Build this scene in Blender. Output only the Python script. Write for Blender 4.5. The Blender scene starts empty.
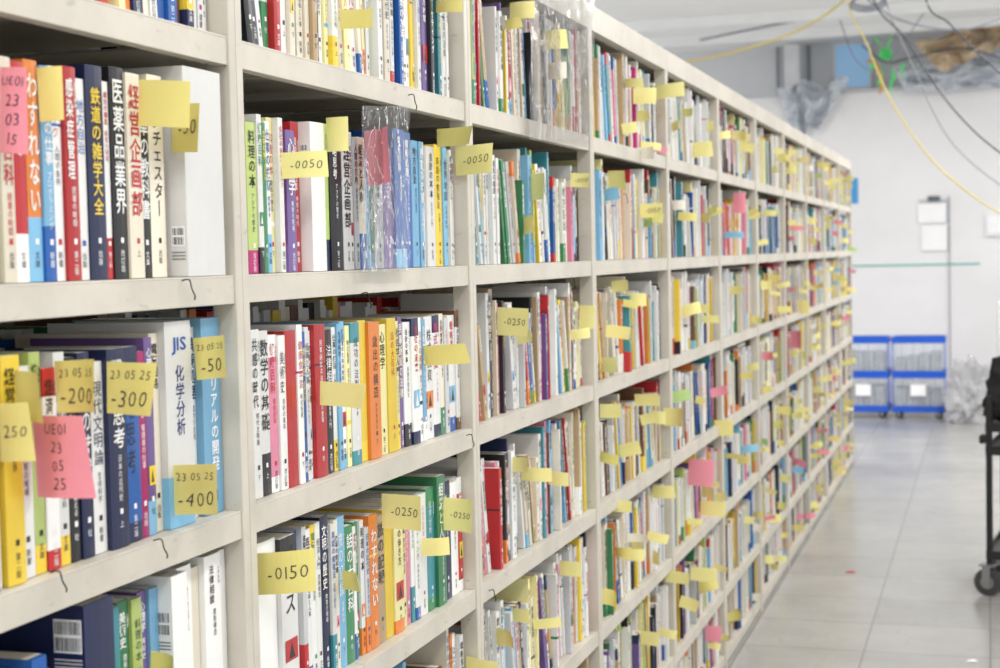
import bpy, math, random, bmesh
import numpy as np
from mathutils import Vector, Matrix
from mathutils import noise as MN
R=random.Random(11)
scene=bpy.context.scene
COL=scene.collection
try:
    scene.view_settings.view_transform='Standard'
except Exception: pass

# ------------------------------------------------------------ helpers
def lin(c):
    out=[]
    for v in c[:3]:
        v=v/255.0
        out.append(v/12.92 if v<=0.04045 else ((v+0.055)/1.055)**2.4)
    return tuple(out)

F=1550.0; CAMZ=1.503; KR=0.022
yc=Vector((488,89,-F)).normalized()
L=F*F/(89-488*KR)
zc=Vector((-KR*L,L,F)).normalized()
xc=yc.cross(zc).normalized()
RM=Matrix((xc,yc,zc))
CAM=Vector((0,0,CAMZ))
def ray(px,py): return RM@Vector((px-500,334-py,-F))
def at(px,py,X=None,Y=None,Z=None):
    d=ray(px,py)
    if X is not None: t=X/d.x
    elif Y is not None: t=Y/d.y
    else: t=(Z-CAMZ)/d.z
    return CAM+d*t
def proj(p):
    c=RM.transposed()@(Vector(p)-CAM)
    return 500+F*c.x/(-c.z), 334-F*c.y/(-c.z)
def Yof(px,z,x0):
    a=F*Vector((RM[0][0],RM[1][0],RM[2][0]))+(px-500)*Vector((RM[0][2],RM[1][2],RM[2][2]))
    return -(a.x*x0+a.z*(z-CAMZ))/a.y

# ------------------------------------------------------------ materials
def mat(name,rgb,rough=0.5,noise=0.0,nscale=6.0,metal=0.0,bump=0.0,spec=0.5,emit=None,es=1.0,stretch=None):
    m=bpy.data.materials.new(name); m.use_nodes=True
    nt=m.node_tree; b=nt.nodes['Principled BSDF']
    c=lin(rgb)+(1,)
    b.inputs['Base Color'].default_value=c
    b.inputs['Roughness'].default_value=rough
    b.inputs['Metallic'].default_value=metal
    b.inputs['Specular IOR Level'].default_value=spec
    if emit:
        b.inputs['Emission Color'].default_value=lin(emit)+(1,)
        b.inputs['Emission Strength'].default_value=es
    tc=nt.nodes.new('ShaderNodeTexCoord')
    n=nt.nodes.new('ShaderNodeTexNoise'); n.inputs['Scale'].default_value=nscale; n.inputs['Detail'].default_value=8; n.inputs['Roughness'].default_value=.6
    nt.links.new(tc.outputs['Object'],n.inputs['Vector'])
    if noise>0:
        mx=nt.nodes.new('ShaderNodeMix'); mx.data_type='RGBA'
        mx.inputs['A'].default_value=c
        mx.inputs['B'].default_value=tuple(v*(1-noise) for v in c[:3])+(1,)
        mr=nt.nodes.new('ShaderNodeMapRange'); mr.inputs['From Min'].default_value=.38; mr.inputs['From Max'].default_value=.68
        nt.links.new(n.outputs['Fac'],mr.inputs['Value']); nt.links.new(mr.outputs[0],mx.inputs['Factor'])
        last=mx.outputs['Result']
        if stretch:
            n2=nt.nodes.new('ShaderNodeTexNoise'); n2.inputs['Scale'].default_value=60; n2.inputs['Detail'].default_value=5
            mp=nt.nodes.new('ShaderNodeMapping'); mp.inputs['Scale'].default_value=stretch
            nt.links.new(tc.outputs['Object'],mp.inputs[0]); nt.links.new(mp.outputs[0],n2.inputs['Vector'])
            m3=nt.nodes.new('ShaderNodeMapRange'); m3.inputs['From Min'].default_value=.64; m3.inputs['From Max'].default_value=.72; m3.inputs['To Min'].default_value=0; m3.inputs['To Max'].default_value=.35
            nt.links.new(n2.outputs['Fac'],m3.inputs['Value'])
            mx3=nt.nodes.new('ShaderNodeMix'); mx3.data_type='RGBA'; mx3.inputs['B'].default_value=lin((120,112,98))+(1,)
            nt.links.new(m3.outputs[0],mx3.inputs['Factor']); nt.links.new(last,mx3.inputs['A']); last=mx3.outputs['Result']
        nt.links.new(last,b.inputs['Base Color'])
    if bump>0:
        bp=nt.nodes.new('ShaderNodeBump'); bp.inputs['Strength'].default_value=bump
        nt.links.new(n.outputs['Fac'],bp.inputs['Height']); nt.links.new(bp.outputs['Normal'],b.inputs['Normal'])
    return m

def attr_mat(name,rough=0.4,dash=False,noise=0.06):
    m=bpy.data.materials.new(name); m.use_nodes=True
    nt=m.node_tree; b=nt.nodes['Principled BSDF']; N=nt.nodes; K=nt.links
    b.inputs['Roughness'].default_value=rough
    a=N.new('ShaderNodeAttribute'); a.attribute_name='Col'
    tc=N.new('ShaderNodeTexCoord'); n=N.new('ShaderNodeTexNoise'); n.inputs['Scale'].default_value=40
    K.new(tc.outputs['Object'],n.inputs['Vector'])
    mr=N.new('ShaderNodeMapRange'); mr.inputs['To Min'].default_value=1-noise; mr.inputs['To Max'].default_value=1.0
    K.new(n.outputs['Fac'],mr.inputs['Value'])
    last=a.outputs['Color']
    if dash:
        d=N.new('ShaderNodeAttribute'); d.attribute_name='Dash'
        uv=N.new('ShaderNodeUVMap'); uv.uv_map='UVMap'
        sp=N.new('ShaderNodeSeparateXYZ'); K.new(uv.outputs['UV'],sp.inputs[0])
        def M(op,x,y=None):
            q=N.new('ShaderNodeMath'); q.operation=op
            for i,v in enumerate((x,y)):
                if v is None: continue
                if isinstance(v,(int,float)): q.inputs[i].default_value=v
                else: K.new(v,q.inputs[i])
            return q.outputs[0]
        fu=M('FRACT',sp.outputs[0])
        fl=M('FLOOR',sp.outputs[0])
        cx=M('ADD',M('MULTIPLY',fu,5.0),M('MULTIPLY',fl,13.7))
        cy=M('MULTIPLY',sp.outputs[1],52.0)
        cb=N.new('ShaderNodeCombineXYZ'); K.new(cx,cb.inputs[0]); K.new(cy,cb.inputs[1])
        nz=N.new('ShaderNodeTexNoise'); nz.inputs['Scale'].default_value=1.0; nz.inputs['Detail'].default_value=1
        K.new(cb.outputs[0],nz.inputs['Vector'])
        on=M('GREATER_THAN',nz.outputs['Fac'],.49)
        mask=M('MULTIPLY',M('GREATER_THAN',fu,.25),M('LESS_THAN',fu,.75))
        gap=M('GREATER_THAN',M('FRACT',M('MULTIPLY',sp.outputs[1],17.0)),.18)
        hh=M('MULTIPLY',M('GREATER_THAN',sp.outputs[1],.35),M('LESS_THAN',sp.outputs[1],.93))
        fac=M('MULTIPLY',M('MULTIPLY',on,mask),M('MULTIPLY',hh,gap))
        fac=M('MULTIPLY',fac,d.outputs['Alpha'])
        mx=N.new('ShaderNodeMix'); mx.data_type='RGBA'
        K.new(fac,mx.inputs['Factor']); K.new(last,mx.inputs['A']); K.new(d.outputs['Color'],mx.inputs['B'])
        last=mx.outputs['Result']
    mm=N.new('ShaderNodeMix'); mm.data_type='RGBA'; mm.blend_type='MULTIPLY'; mm.inputs['Factor'].default_value=1
    K.new(last,mm.inputs['A']); K.new(mr.outputs[0],mm.inputs['B'])
    K.new(mm.outputs['Result'],b.inputs['Base Color'])
    return m

M_STEEL=mat('painted_shelf_steel',(208,202,189),.45,.16,7,stretch=(.5,.35,1.0))
M_BOOK=attr_mat('book_cover_print',.34)
M_STUFF=attr_mat('book_rows_print',.45,dash=True)
M_PAGE=mat('page_paper',(236,229,212),.85,.12,120)
M_NOTE=attr_mat('sticky_paper',.7,noise=.05)
M_DARK=mat('black_rubber',(22,22,24),.6,.2)
M_GREYW=mat('grey_wheel_rubber',(70,70,73),.6,.2)
M_BLACKMETAL=mat('black_painted_steel',(20,21,23),.4,.1)
M_BLUE=mat('blue_plastic',(18,88,205),.4,.1)
M_CHROME=mat('zinc_metal',(170,170,172),.3,.1,metal=.9)
M_BACK=mat('back_panel_steel',(225,222,214),.5,.1)

# ------------------------------------------------------------ geometry container
class Geo:
    def __init__(s): s.V=[];s.F=[];s.C=[];s.D=[];s.U=[]
    def add(s,vs,col,dash=None,uv=None):
        b=len(s.V); s.V.extend(vs); s.F.append(tuple(range(b,b+len(vs)))); s.C.append(col); s.D.append(dash); s.U.append(uv)
    def addm(s,vs,fs,col):
        b=len(s.V); s.V.extend(vs)
        for f in fs:
            s.F.append(tuple(b+i for i in f)); s.C.append(col); s.D.append(None); s.U.append(None)
    def box(s,x0,x1,y0,y1,z0,z1,col=(1,1,1)):
        vs=[(x0,y0,z0),(x1,y0,z0),(x1,y1,z0),(x0,y1,z0),(x0,y0,z1),(x1,y0,z1),(x1,y1,z1),(x0,y1,z1)]
        s.addm(vs,[(0,3,2,1),(4,5,6,7),(0,1,5,4),(1,2,6,5),(2,3,7,6),(3,0,4,7)],col)
    def mesh(s,name,attrs=True,material=None,smooth=False):
        me=bpy.data.meshes.new(name); me.from_pydata([tuple(v) for v in s.V],[],s.F)
        if attrs:
            nl=len(me.loops)
            ca=np.ones((nl,4),dtype=np.float32); da=np.zeros((nl,4),dtype=np.float32); ua=np.zeros((nl,2),dtype=np.float32)
            k=0; anyd=any(x is not None for x in s.D)
            for f,c,d,u in zip(s.F,s.C,s.D,s.U):
                n=len(f); ca[k:k+n,:3]=c
                if d is not None: da[k:k+n,:3]=d; da[k:k+n,3]=1; ua[k:k+n]=u
                k+=n
            A=me.color_attributes.new('Col','FLOAT_COLOR','CORNER'); A.data.foreach_set('color',ca.ravel())
            if anyd:
                A=me.color_attributes.new('Dash','FLOAT_COLOR','CORNER'); A.data.foreach_set('color',da.ravel())
                uvl=me.uv_layers.new(name='UVMap'); uvl.data.foreach_set('uv',ua.ravel())
        if material: me.materials.append(material)
        if smooth:
            for p in me.polygons: p.use_smooth=True
        me.update(); return me

def link(ob,parent=None,label=None,category=None,group=None,kind=None):
    COL.objects.link(ob)
    if parent is not None: ob.parent=parent
    if label: ob['label']=label
    if category: ob['category']=category
    if group: ob['group']=group
    if kind: ob['kind']=kind
    return ob
def obj(name,me,loc=(0,0,0),parent=None,**k):
    o=bpy.data.objects.new(name,me); o.location=loc
    return link(o,parent,**k)
def empty(name,loc,**k):
    o=bpy.data.objects.new(name,None); o.location=loc; o.empty_display_size=.1
    return link(o,**k)
def boxes(name,bl,material):
    g=Geo()
    for b in bl: g.box(*b)
    return g.mesh(name,attrs=False,material=material)
def bev(o,w=.002,s=2):
    m=o.modifiers.new('bevel','BEVEL'); m.width=w; m.segments=s; m.limit_method='ANGLE'
def tube(points,r,seg=8,sub=6,g=None):
    P=[Vector(p) for p in points]; pts=[]
    if len(P)>2 and sub>1:
        for i in range(len(P)-1):
            p0=P[max(i-1,0)];p1=P[i];p2=P[i+1];p3=P[min(i+2,len(P)-1)]
            for k in range(sub):
                t=k/sub
                pts.append(.5*((2*p1)+(p2-p0)*t+(2*p0-5*p1+4*p2-p3)*t*t+(3*p1-p0-3*p2+p3)*t**3))
        pts.append(P[-1])
    else: pts=P
    g=g or Geo(); rings=[]
    for i,p in enumerate(pts):
        tg=(pts[min(i+1,len(pts)-1)]-pts[max(i-1,0)]).normalized()
        up=Vector((0,0,1)) if abs(tg.z)<.9 else Vector((0,1,0))
        a=tg.cross(up).normalized(); b=a.cross(tg)
        rings.append([tuple(p+a*math.cos(2*math.pi*j/seg)*r+b*math.sin(2*math.pi*j/seg)*r) for j in range(seg)])
    vs=[v for q in rings for v in q]; fs=[]
    for i in range(len(rings)-1):
        for j in range(seg):
            fs.append((i*seg+j,i*seg+(j+1)%seg,(i+1)*seg+(j+1)%seg,(i+1)*seg+j))
    fs.append(tuple(range(seg))[::-1]); fs.append(tuple((len(rings)-1)*seg+j for j in range(seg)))
    g.addm(vs,fs,(1,1,1)); return g
def cyl(p0,p1,r,seg=16):
    return tube([p0,p1],r,seg,1)

# ------------------------------------------------------------ glyphs
TITLES=["医薬品業界","鉄道の雑学大全","経営企画部","管理者の仕事","わすれない","話の大百科","改革の教科書","民事訴訟の法律","歳出の構造","化学分析","経済入門","文明の歴史","会社の未来","日本の近代史","世界地図","数学の基礎","英語の勉強法","人間の条件","心理学","社会学入門","株式投資","地方自治","科学の方法","料理の本","健康百科","建築構造","技術者のための材料力学","法律相談","組織と人事","戦略思考","情報処理","仕事の技術","言葉の力","生命科学","教育の現場","宇宙と物理","電気回路","会計の基本","旅の記録","美術史","思考の整理","自分を変える","読書の時間","東京の歩き方","植物図鑑","経営学","共感の時代","現代文明論","働く人の心","成功の法則","ビジネスの教科書","マ丨ケティング","プログラミング","デザイン入門","コミュニケ丨ション","アジアの歴史","メンタルヘルス"]
SUBS=["文庫","新書","出版","選書","社","上","下","改訂版","第二版"]
EXTRA='0123456789-JISPLUROE■●プラス血のボック感染症管理開発物語版文第一二三リアルの開発ランチェスタ丨共感する力早期液健康食学習'
chars=set(''.join(TITLES)+''.join(SUBS)+EXTRA)
GL={}
def build_glyphs():
    tmp=[]
    for ch in sorted(chars):
        for bold in ((0,1,2) if ord(ch)<128 else (0,1)):
            cu=bpy.data.curves.new('t','FONT'); cu.body=ch; cu.size=1.0; cu.resolution_u=2
            cu.offset=(0.0,.014,-.014)[bold]
            o=bpy.data.objects.new('t',cu); COL.objects.link(o); tmp.append((ch,bold,o,cu))
    bpy.context.view_layer.update()
    dg=bpy.context.evaluated_depsgraph_get()
    for ch,bold,o,cu in tmp:
        me=bpy.data.meshes.new_from_object(o.evaluated_get(dg))
        vs=[(v.co.x,v.co.y) for v in me.vertices]; fs=[]
        for p in me.polygons:
            f=tuple(p.vertices)
            if p.normal.z<0: f=f[::-1]
            fs.append(f)
        if vs:
            xs=[v[0] for v in vs]; cx=(min(xs)+max(xs))/2
            w=max(xs)-min(xs)
            ys=[v[1] for v in vs]; cy=(min(ys)+max(ys))/2 if ord(ch)>255 else .33
            vs=[(x-cx,y-cy) for x,y in vs]
        else: w=.3
        GL[(ch,bold)]=(vs,fs,w)
        bpy.data.meshes.remove(me)
    for ch,bold,o,cu in tmp:
        bpy.data.objects.remove(o); bpy.data.curves.remove(cu)
build_glyphs()
def vtext(g,s,yc_,ztop,size,sx,x,col,bold=1,pitch=1.02):
    z=ztop-size*.5
    for ch in s:
        k=GL.get((ch,bold))
        if k and k[0]:
            g.addm([(x,yc_+u*sx,z+v*size) for u,v in k[0]],k[1],col)
        z-=size*pitch
    return z
def htext(g,s,yc_,zc_,size,x,col,bold=1,sz=None):
    sz=sz or size
    tot=sum(GL[(c,bold)][2]+.08 for c in s)*size; y=yc_-tot/2
    for ch in s:
        k=GL[(ch,bold)]; y+=(k[2]/2+.04)*size
        g.addm([(x,y+u*size,zc_+v*sz) for u,v in k[0]],k[1],col)
        y+=(k[2]/2+.04)*size

# ------------------------------------------------------------ books
PAL={'W':((243,243,240),'white',50),'C':((240,231,210),'cream',13),'G':((212,214,216),'light grey',7),'Y':((238,206,64),'yellow',6),
'y':((246,238,172),'pale yellow',5),'S':((128,186,222),'sky blue',5),'B':((34,92,168),'blue',4),'N':((28,38,78),'navy blue',4),'R':((190,42,46),'red',5),
'O':((228,132,58),'orange',3),'P':((232,142,168),'pink',3),'M':((186,38,116),'magenta',1),'E':((62,136,90),'green',3),'L':((186,206,118),'lime green',2),
'T':((62,142,155),'teal',2),'A':((194,166,128),'tan',6),'U':((114,78,54),'brown',3),'K':((34,34,38),'black',5),'V':((116,90,152),'purple',2)}
KEYS=list(PAL); WTS=[PAL[k][2] for k in KEYS]
def rk(r=R): return r.choices(KEYS,WTS)[0]
def tkey_for(k,r=R):
    if k in 'WCGyL': return r.choice('KKKKKRBNEM')
    if k in 'YSP': return r.choice('KKNWR')
    if k=='O' or k=='A': return r.choice('KWK')
    return r.choice('WWWWYC')

XF=-.93
KEEP=('鉄道の雑学大全','医薬品業界','経営企画部','改革の教科書','ランチェスタ丨','わすれない','リアルの開発','JIS','プラス')
books=[]
def mk(Y,z,t,h,key=None,title=None,tk=None,prot=0.0,lean=0.0,band=None,row=0,bar=None,r=R,d=None,ts=None):
    hand=title in KEEP
    key=key or rk(r); tk=tk or tkey_for(key,r)
    if title is None: title=r.choice(TITLES)
    if band is None and r.random()<.42: band=r.choice('WRBKYESON')
    c=PAL[key][0]; j=r.uniform(.88,1.02); col=tuple(min(255,v*j) for v in c)
    books.append(dict(Y=Y,z=z,t=t,h=h,d=d or (r.uniform(.128,.15) if h<.225 else r.uniform(.15,.185)),key=key,tk=tk,title=title,prot=prot,lean=lean,band=band,
       row=row,bar=bar,col=lin(col),hard=(r.random()<.35),sub=r.choice(SUBS),seed=r.random(),style=r.random(),x=XF,ts=1.0 if hand else (ts or r.choice([r.uniform(.4,.7),r.uniform(.6,.95)]))))
def fill(Y0,Y1,z,row,r=R,hmax=.235,tm=1.0,leanp=.10,top=.258,lift=0.0):
    y=Y0; base=r.choice([.188,.2,.21,.218])+lift; start=len(books)
    while True:
        if r.random()<.22: base=r.choice([.182,.19,.2,.21,.22,.23])+lift
        if r.random()<leanp and y+.2<Y1:
            a=math.radians(r.uniform(3,12)); n=r.randint(2,6)
            y+=.255*math.sin(a)+.001
            done=False
            for i in range(n):
                t=r.uniform(.011,.024)*tm; h=min(hmax,base+r.uniform(-.006,.006))
                if y+t/math.cos(a)>Y1: done=True; break
                mk(y,z,t,h,row=row,lean=a,prot=r.gauss(0,.003),r=r); y+=t/math.cos(a)+.0006
            if done: break
            continue
        t=r.choice([r.uniform(.010,.018),r.uniform(.012,.022),r.uniform(.018,.030)])*tm
        h=base+r.uniform(-.016,.016)
        if r.random()<.18: h=r.uniform(.22,.255)
        if r.random()<.08: h=.172
        h=min(h,hmax)
        if y+t>Y1-.001: break
        mk(y,z,t,h,row=row,prot=r.gauss(.0,.005)+(r.random()<.1)*.01,r=r); y+=t+r.uniform(.0004,.0014)
    return start

def flats(start,z,row,r,ya,yb,top):
    done=[]
    for tries in range(6):
        if r.random()<.25 or len(done)>=2: continue
        L_=r.choice([.175,.188,.21]); y=r.uniform(ya,yb-L_-.005)
        if any(abs(y-q)<.23 for q in done): continue
        win=[b for b in books[start:] if b['Y']+b['t']+.04>y and b['Y']-.04<y+L_]
        if any(b['lean'] for b in win): continue
        win=[b for b in win if b['Y']+b['t']>y and b['Y']<y+L_]
        if len(win)<5: continue
        hm=max(b['h'] for b in win); zz=z+hm+.0008
        while True:
            t=r.uniform(.010,.022)
            if zz+t>z+top: break
            mk(y+L_,zz,t,L_-r.uniform(0,.01),row=row,lean=math.pi/2,prot=r.uniform(-.012,.006),r=r,d=.13); zz+=t+.0006
            books[-1]['flat']=True
            if r.random()<.35: break
        done.append(y)

ZS=[1.785-.2992*k for k in range(6)]+[.055]
LIP=.036
Y_P0=1.785; BW=.925
def posts(k): return Y_P0+BW*k

ROWS={
(0,1):(0,[(13,.224,'C','話の大百科','R',2,None),(27,.222,'R','経営学','W',0,'W'),(41,.226,'O','わすれない','W',0,'S'),(52,.222,'S','管理者の仕事','W',3,'B'),
 (63,.224,'W','のボック','R',0,'B'),(76,.226,'R','感染症管理','W',4,None),(87,.216,'W','地方自治','B',0,None),(104,.233,'N','鉄道の雑学大全','Y',2,'-'),
 (111,.218,'W','歳出の構造','R',0,'R'),(125,.236,'K','医薬品業界','W',2,'-'),(139,.232,'C','経営企画部','R',5,'-'),(150,.222,'K','改革の教科書','W',0,'-'),
 (165,.236,'C','ランチェスタ丨','K',0,'-'),(171,.214,'U','経営学','W',-10,None),(209,.25,'W','','K',20,None)]),
(0,2):(-2,[(17,.228,'Y','経営学','K',8,None),(33,.215,'W','読書の時間','K',0,None),(44,.228,'L','植物図鑑','K',0,'Y'),(57,.21,'W','経済入門','K',2,'R'),
 (68,.225,'W','共感の時代','K',0,'Y'),(79,.218,'K','組織と人事','W',0,None),(91,.222,'N','共感の時代','W',2,None),(105,.21,'W','現代文明論','N',0,None),
 (123,.222,'N','戦略思考','W',6,None),(139,.222,'B','戦略思考','K',2,'N'),(147,.215,'M','心理学','W',0,None),(155,.23,'V','心理学','W',0,'S'),(164,.234,'C','電気回路','K',-4,None),
 (190,.246,'W','JIS','B',5,'S'),(197,.24,'W','建築構造','B',-4,None),(204,.236,'W','情報処理','N',-10,None),(231,.246,'S','リアルの開発','N',0,'-')]),
(0,3):(-20,[(-4,.205,'U','経営学','W',4,None),(16,.2,'U','','W',0,None),(34,.205,'S','思考の整理','W',-4,None),(50,.215,'B','','K',0,None),(72,.19,'U','科学の方法','K',-24,None),
 (102,.256,'N','','W',20,None),(114,.226,'A','歳出の構造','U',-6,None),(126,.232,'T','','W',-4,None),(138,.234,'E','美術史','W',-8,None),(148,.232,'L','料理の本','K',-4,None),
 (157,.235,'V','心理学','W',-10,None),(166,.235,'S','','W',-6,None),(182,.246,'W','','N',12,None),(196,.248,'W','建築構造','K',-2,None),(206,.24,'C','','K',-6,None),(222,.25,'W','法律相談','K',2,None),(240,.25,'W','','N',-2,None)]),
(1,1):(247,[(257,.2,'L','料理の本','K',0,'M'),(266,.212,'W','健康百科','E',2,'K'),(277,.205,'W','仕事の技術','B',0,'S'),(287,.212,'W','会社の未来','R',4,None),(296,.198,'V','心理学','W',0,None),
 (304,.212,'R','管理者の仕事','W',-6,None),(318,.213,'W','','K',12,None),(329,.216,'L','植物図鑑','B',0,'N'),(341,.213,'K','戦略思考','W',2,None),(349,.21,'W','経営企画部','K',3,None),
 (358,.21,'W','民事訴訟の法律','K',0,'P'),(366,.205,'C','組織と人事','K',0,'B'),(374,.19,'S','旅の記録','B',0,None),(383,.2,'G','東京の歩き方','K',0,None),(393,.195,'V','現代文明論','W',0,None),
 (404,.228,'B','電気回路','W',4,'S'),(412,.226,'B','情報処理','W',0,None),(419,.215,'S','地方自治','N',0,None),(427,.215,'S','読書の時間','W',2,None),(435,.21,'W','会計の基本','N',0,None),
 (442,.215,'Y','英語の勉強法','K',0,None),(450,.212,'S','世界地図','N',3,None),(457,.21,'W','旅の記録','B',0,None),(462,.215,'G','社会学入門','K',0,None)]),
(1,2):(251,[(260,.225,'W','共感の時代','K',2,None),(270,.222,'W','数学の基礎','K',0,'K'),(278,.215,'P','健康百科','R',0,'W'),(285,.213,'W','美術史','K',3,None),(296,.218,'R','','W',2,None),
 (306,.225,'W','健康食学習' ,'R',4,'M'),(314,.22,'G','組織と人事','K',0,None),(325,.222,'R','民事訴訟の法律','W',3,'K'),(333,.212,'K','法律相談','W',0,'B'),(341,.215,'W','仕事の技術','K',0,'Y'),
 (350,.222,'W','技術者のための材料力学','N',0,'S'),(359,.218,'W','成功の法則','K',3,'T'),(367,.22,'Y','','K',0,'Y'),(378,.216,'O','歳出の構造','K',5,None),(387,.21,'y','心理学','K',0,None),(396,.218,'Y','話の大百科','R',2,None),
 (404,.212,'y','社会学入門','K',0,'Y'),(411,.208,'W','会計の基本','K',0,'K'),(418,.213,'W','会社の未来','R',3,'N'),(425,.213,'W','会社の未来','R',2,'K'),(433,.213,'W','株式投資','K',0,'R'),
 (440,.213,'W','株式投資','M',0,'N'),(448,.215,'C','世界地図','K',0,'E'),(455,.21,'W','戦略思考','R',0,'B'),(461,.218,'W','成功の法則','N',2,'U'),(467,.222,'N','文明の歴史','C',4,None)]),
(1,3):(258,[(276,.24,'W','','K',3,None),(292,.236,'W','プラス','K',10,'K'),(302,.232,'W','デザイン入門','K',0,None),(312,.238,'G','建築構造','K',3,'R'),(322,.235,'W','電気回路','E',0,'Y'),
 (330,.24,'N','文明の歴史','W',0,None),(338,.225,'W','英語の勉強法','B',4,'T'),(346,.23,'S','旅の記録','W',0,None),(354,.21,'E','話の大百科','W',0,None),(361,.205,'W','情報処理','R',0,'B'),
 (369,.21,'W','料理の本','K',0,'O'),(377,.212,'O','わすれない','W',2,'Y'),(385,.205,'A','旅の記録','K',0,None),(393,.21,'Y','','K',0,None),(402,.21,'y','東京の歩き方','K',3,'O'),
 (411,.21,'y','植物図鑑','K',0,None),(419,.208,'W','健康百科','E',0,'T'),(427,.21,'W','日本の近代史','R',0,None),(435,.214,'T','化学分析','W',0,'E'),(443,.23,'E','組織と人事','W',6,None),
 (451,.212,'N','戦略思考','W',0,None),(458,.206,'W','心理学','M',0,None),(465,.21,'R','会計の基本','W',0,'W')]),
}
BARS={((0,1),14):(.036,.024,.018),((0,3),5):(.205,.036,.034),((0,3),12):(.175,.03,.018),((1,1),6):(.16,.022,.013),((1,3),0):(.2,.02,.012)}
for k in range(-1,10):
    ya=posts(k)+.021; yb=posts(k+1)-.021
    for ri in range(7):
        z=ZS[ri]+.0008; r=random.Random(1000*k+ri*17+5)
        hm=.253 if ri<6 else .188
        tp=.257
        if ri==0: hm=.245; tp=.25
        if ri==6: tp=.192
        key=(k+1,ri)
        if key in ROWS:
            st,rows=ROWS[key]; zm=z+.1
            y=Yof(st,zm,XF)
            if y<ya: y=ya
            if y-ya>.06: fill(ya,y-.003,z,ri,r,hm)
            s0=len(books)
            for bi,(pr,h,ck,ti,tk,pm,bd) in enumerate(rows):
                y2=Yof(pr,zm,XF)
                y2=min(y2,yb)
                if y2-y<.006: continue
                t=y2-y-.0008; ts=r.uniform(.35,.5) if key==(0,3) else None
                if key[0]==1 and ck in 'WCGyS' and ti not in KEEP and ti and t>.026 and r.random()<.6:
                    t1=t*r.uniform(.42,.58)
                    mk(y,z,t1-.0008,h,ck,ti,tk,pm/1000.,0,bd or '-',ri,r=r)
                    k2=r.choice('WWWCSPEVRGyB')
                    mk(y+t1,z,t-t1,h+r.uniform(-.014,.008),k2,None,None,r.uniform(-.006,.003),0,None,ri,r=r)
                else:
                    mk(y,z,t,h,ck,ti,tk,pm/1000.,0,bd or '-',ri,bar=BARS.get((key,bi)),r=r,ts=ts)
                y=y2
        else:
            s0=fill(ya,yb,z,ri,r,hm,tm=1.0 if k<1 else .82,leanp=.12 if ri else .2,lift=0 if k<1 else .008)
            if k>=1: flats(s0,z,ri,r,ya,yb,tp)

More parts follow.
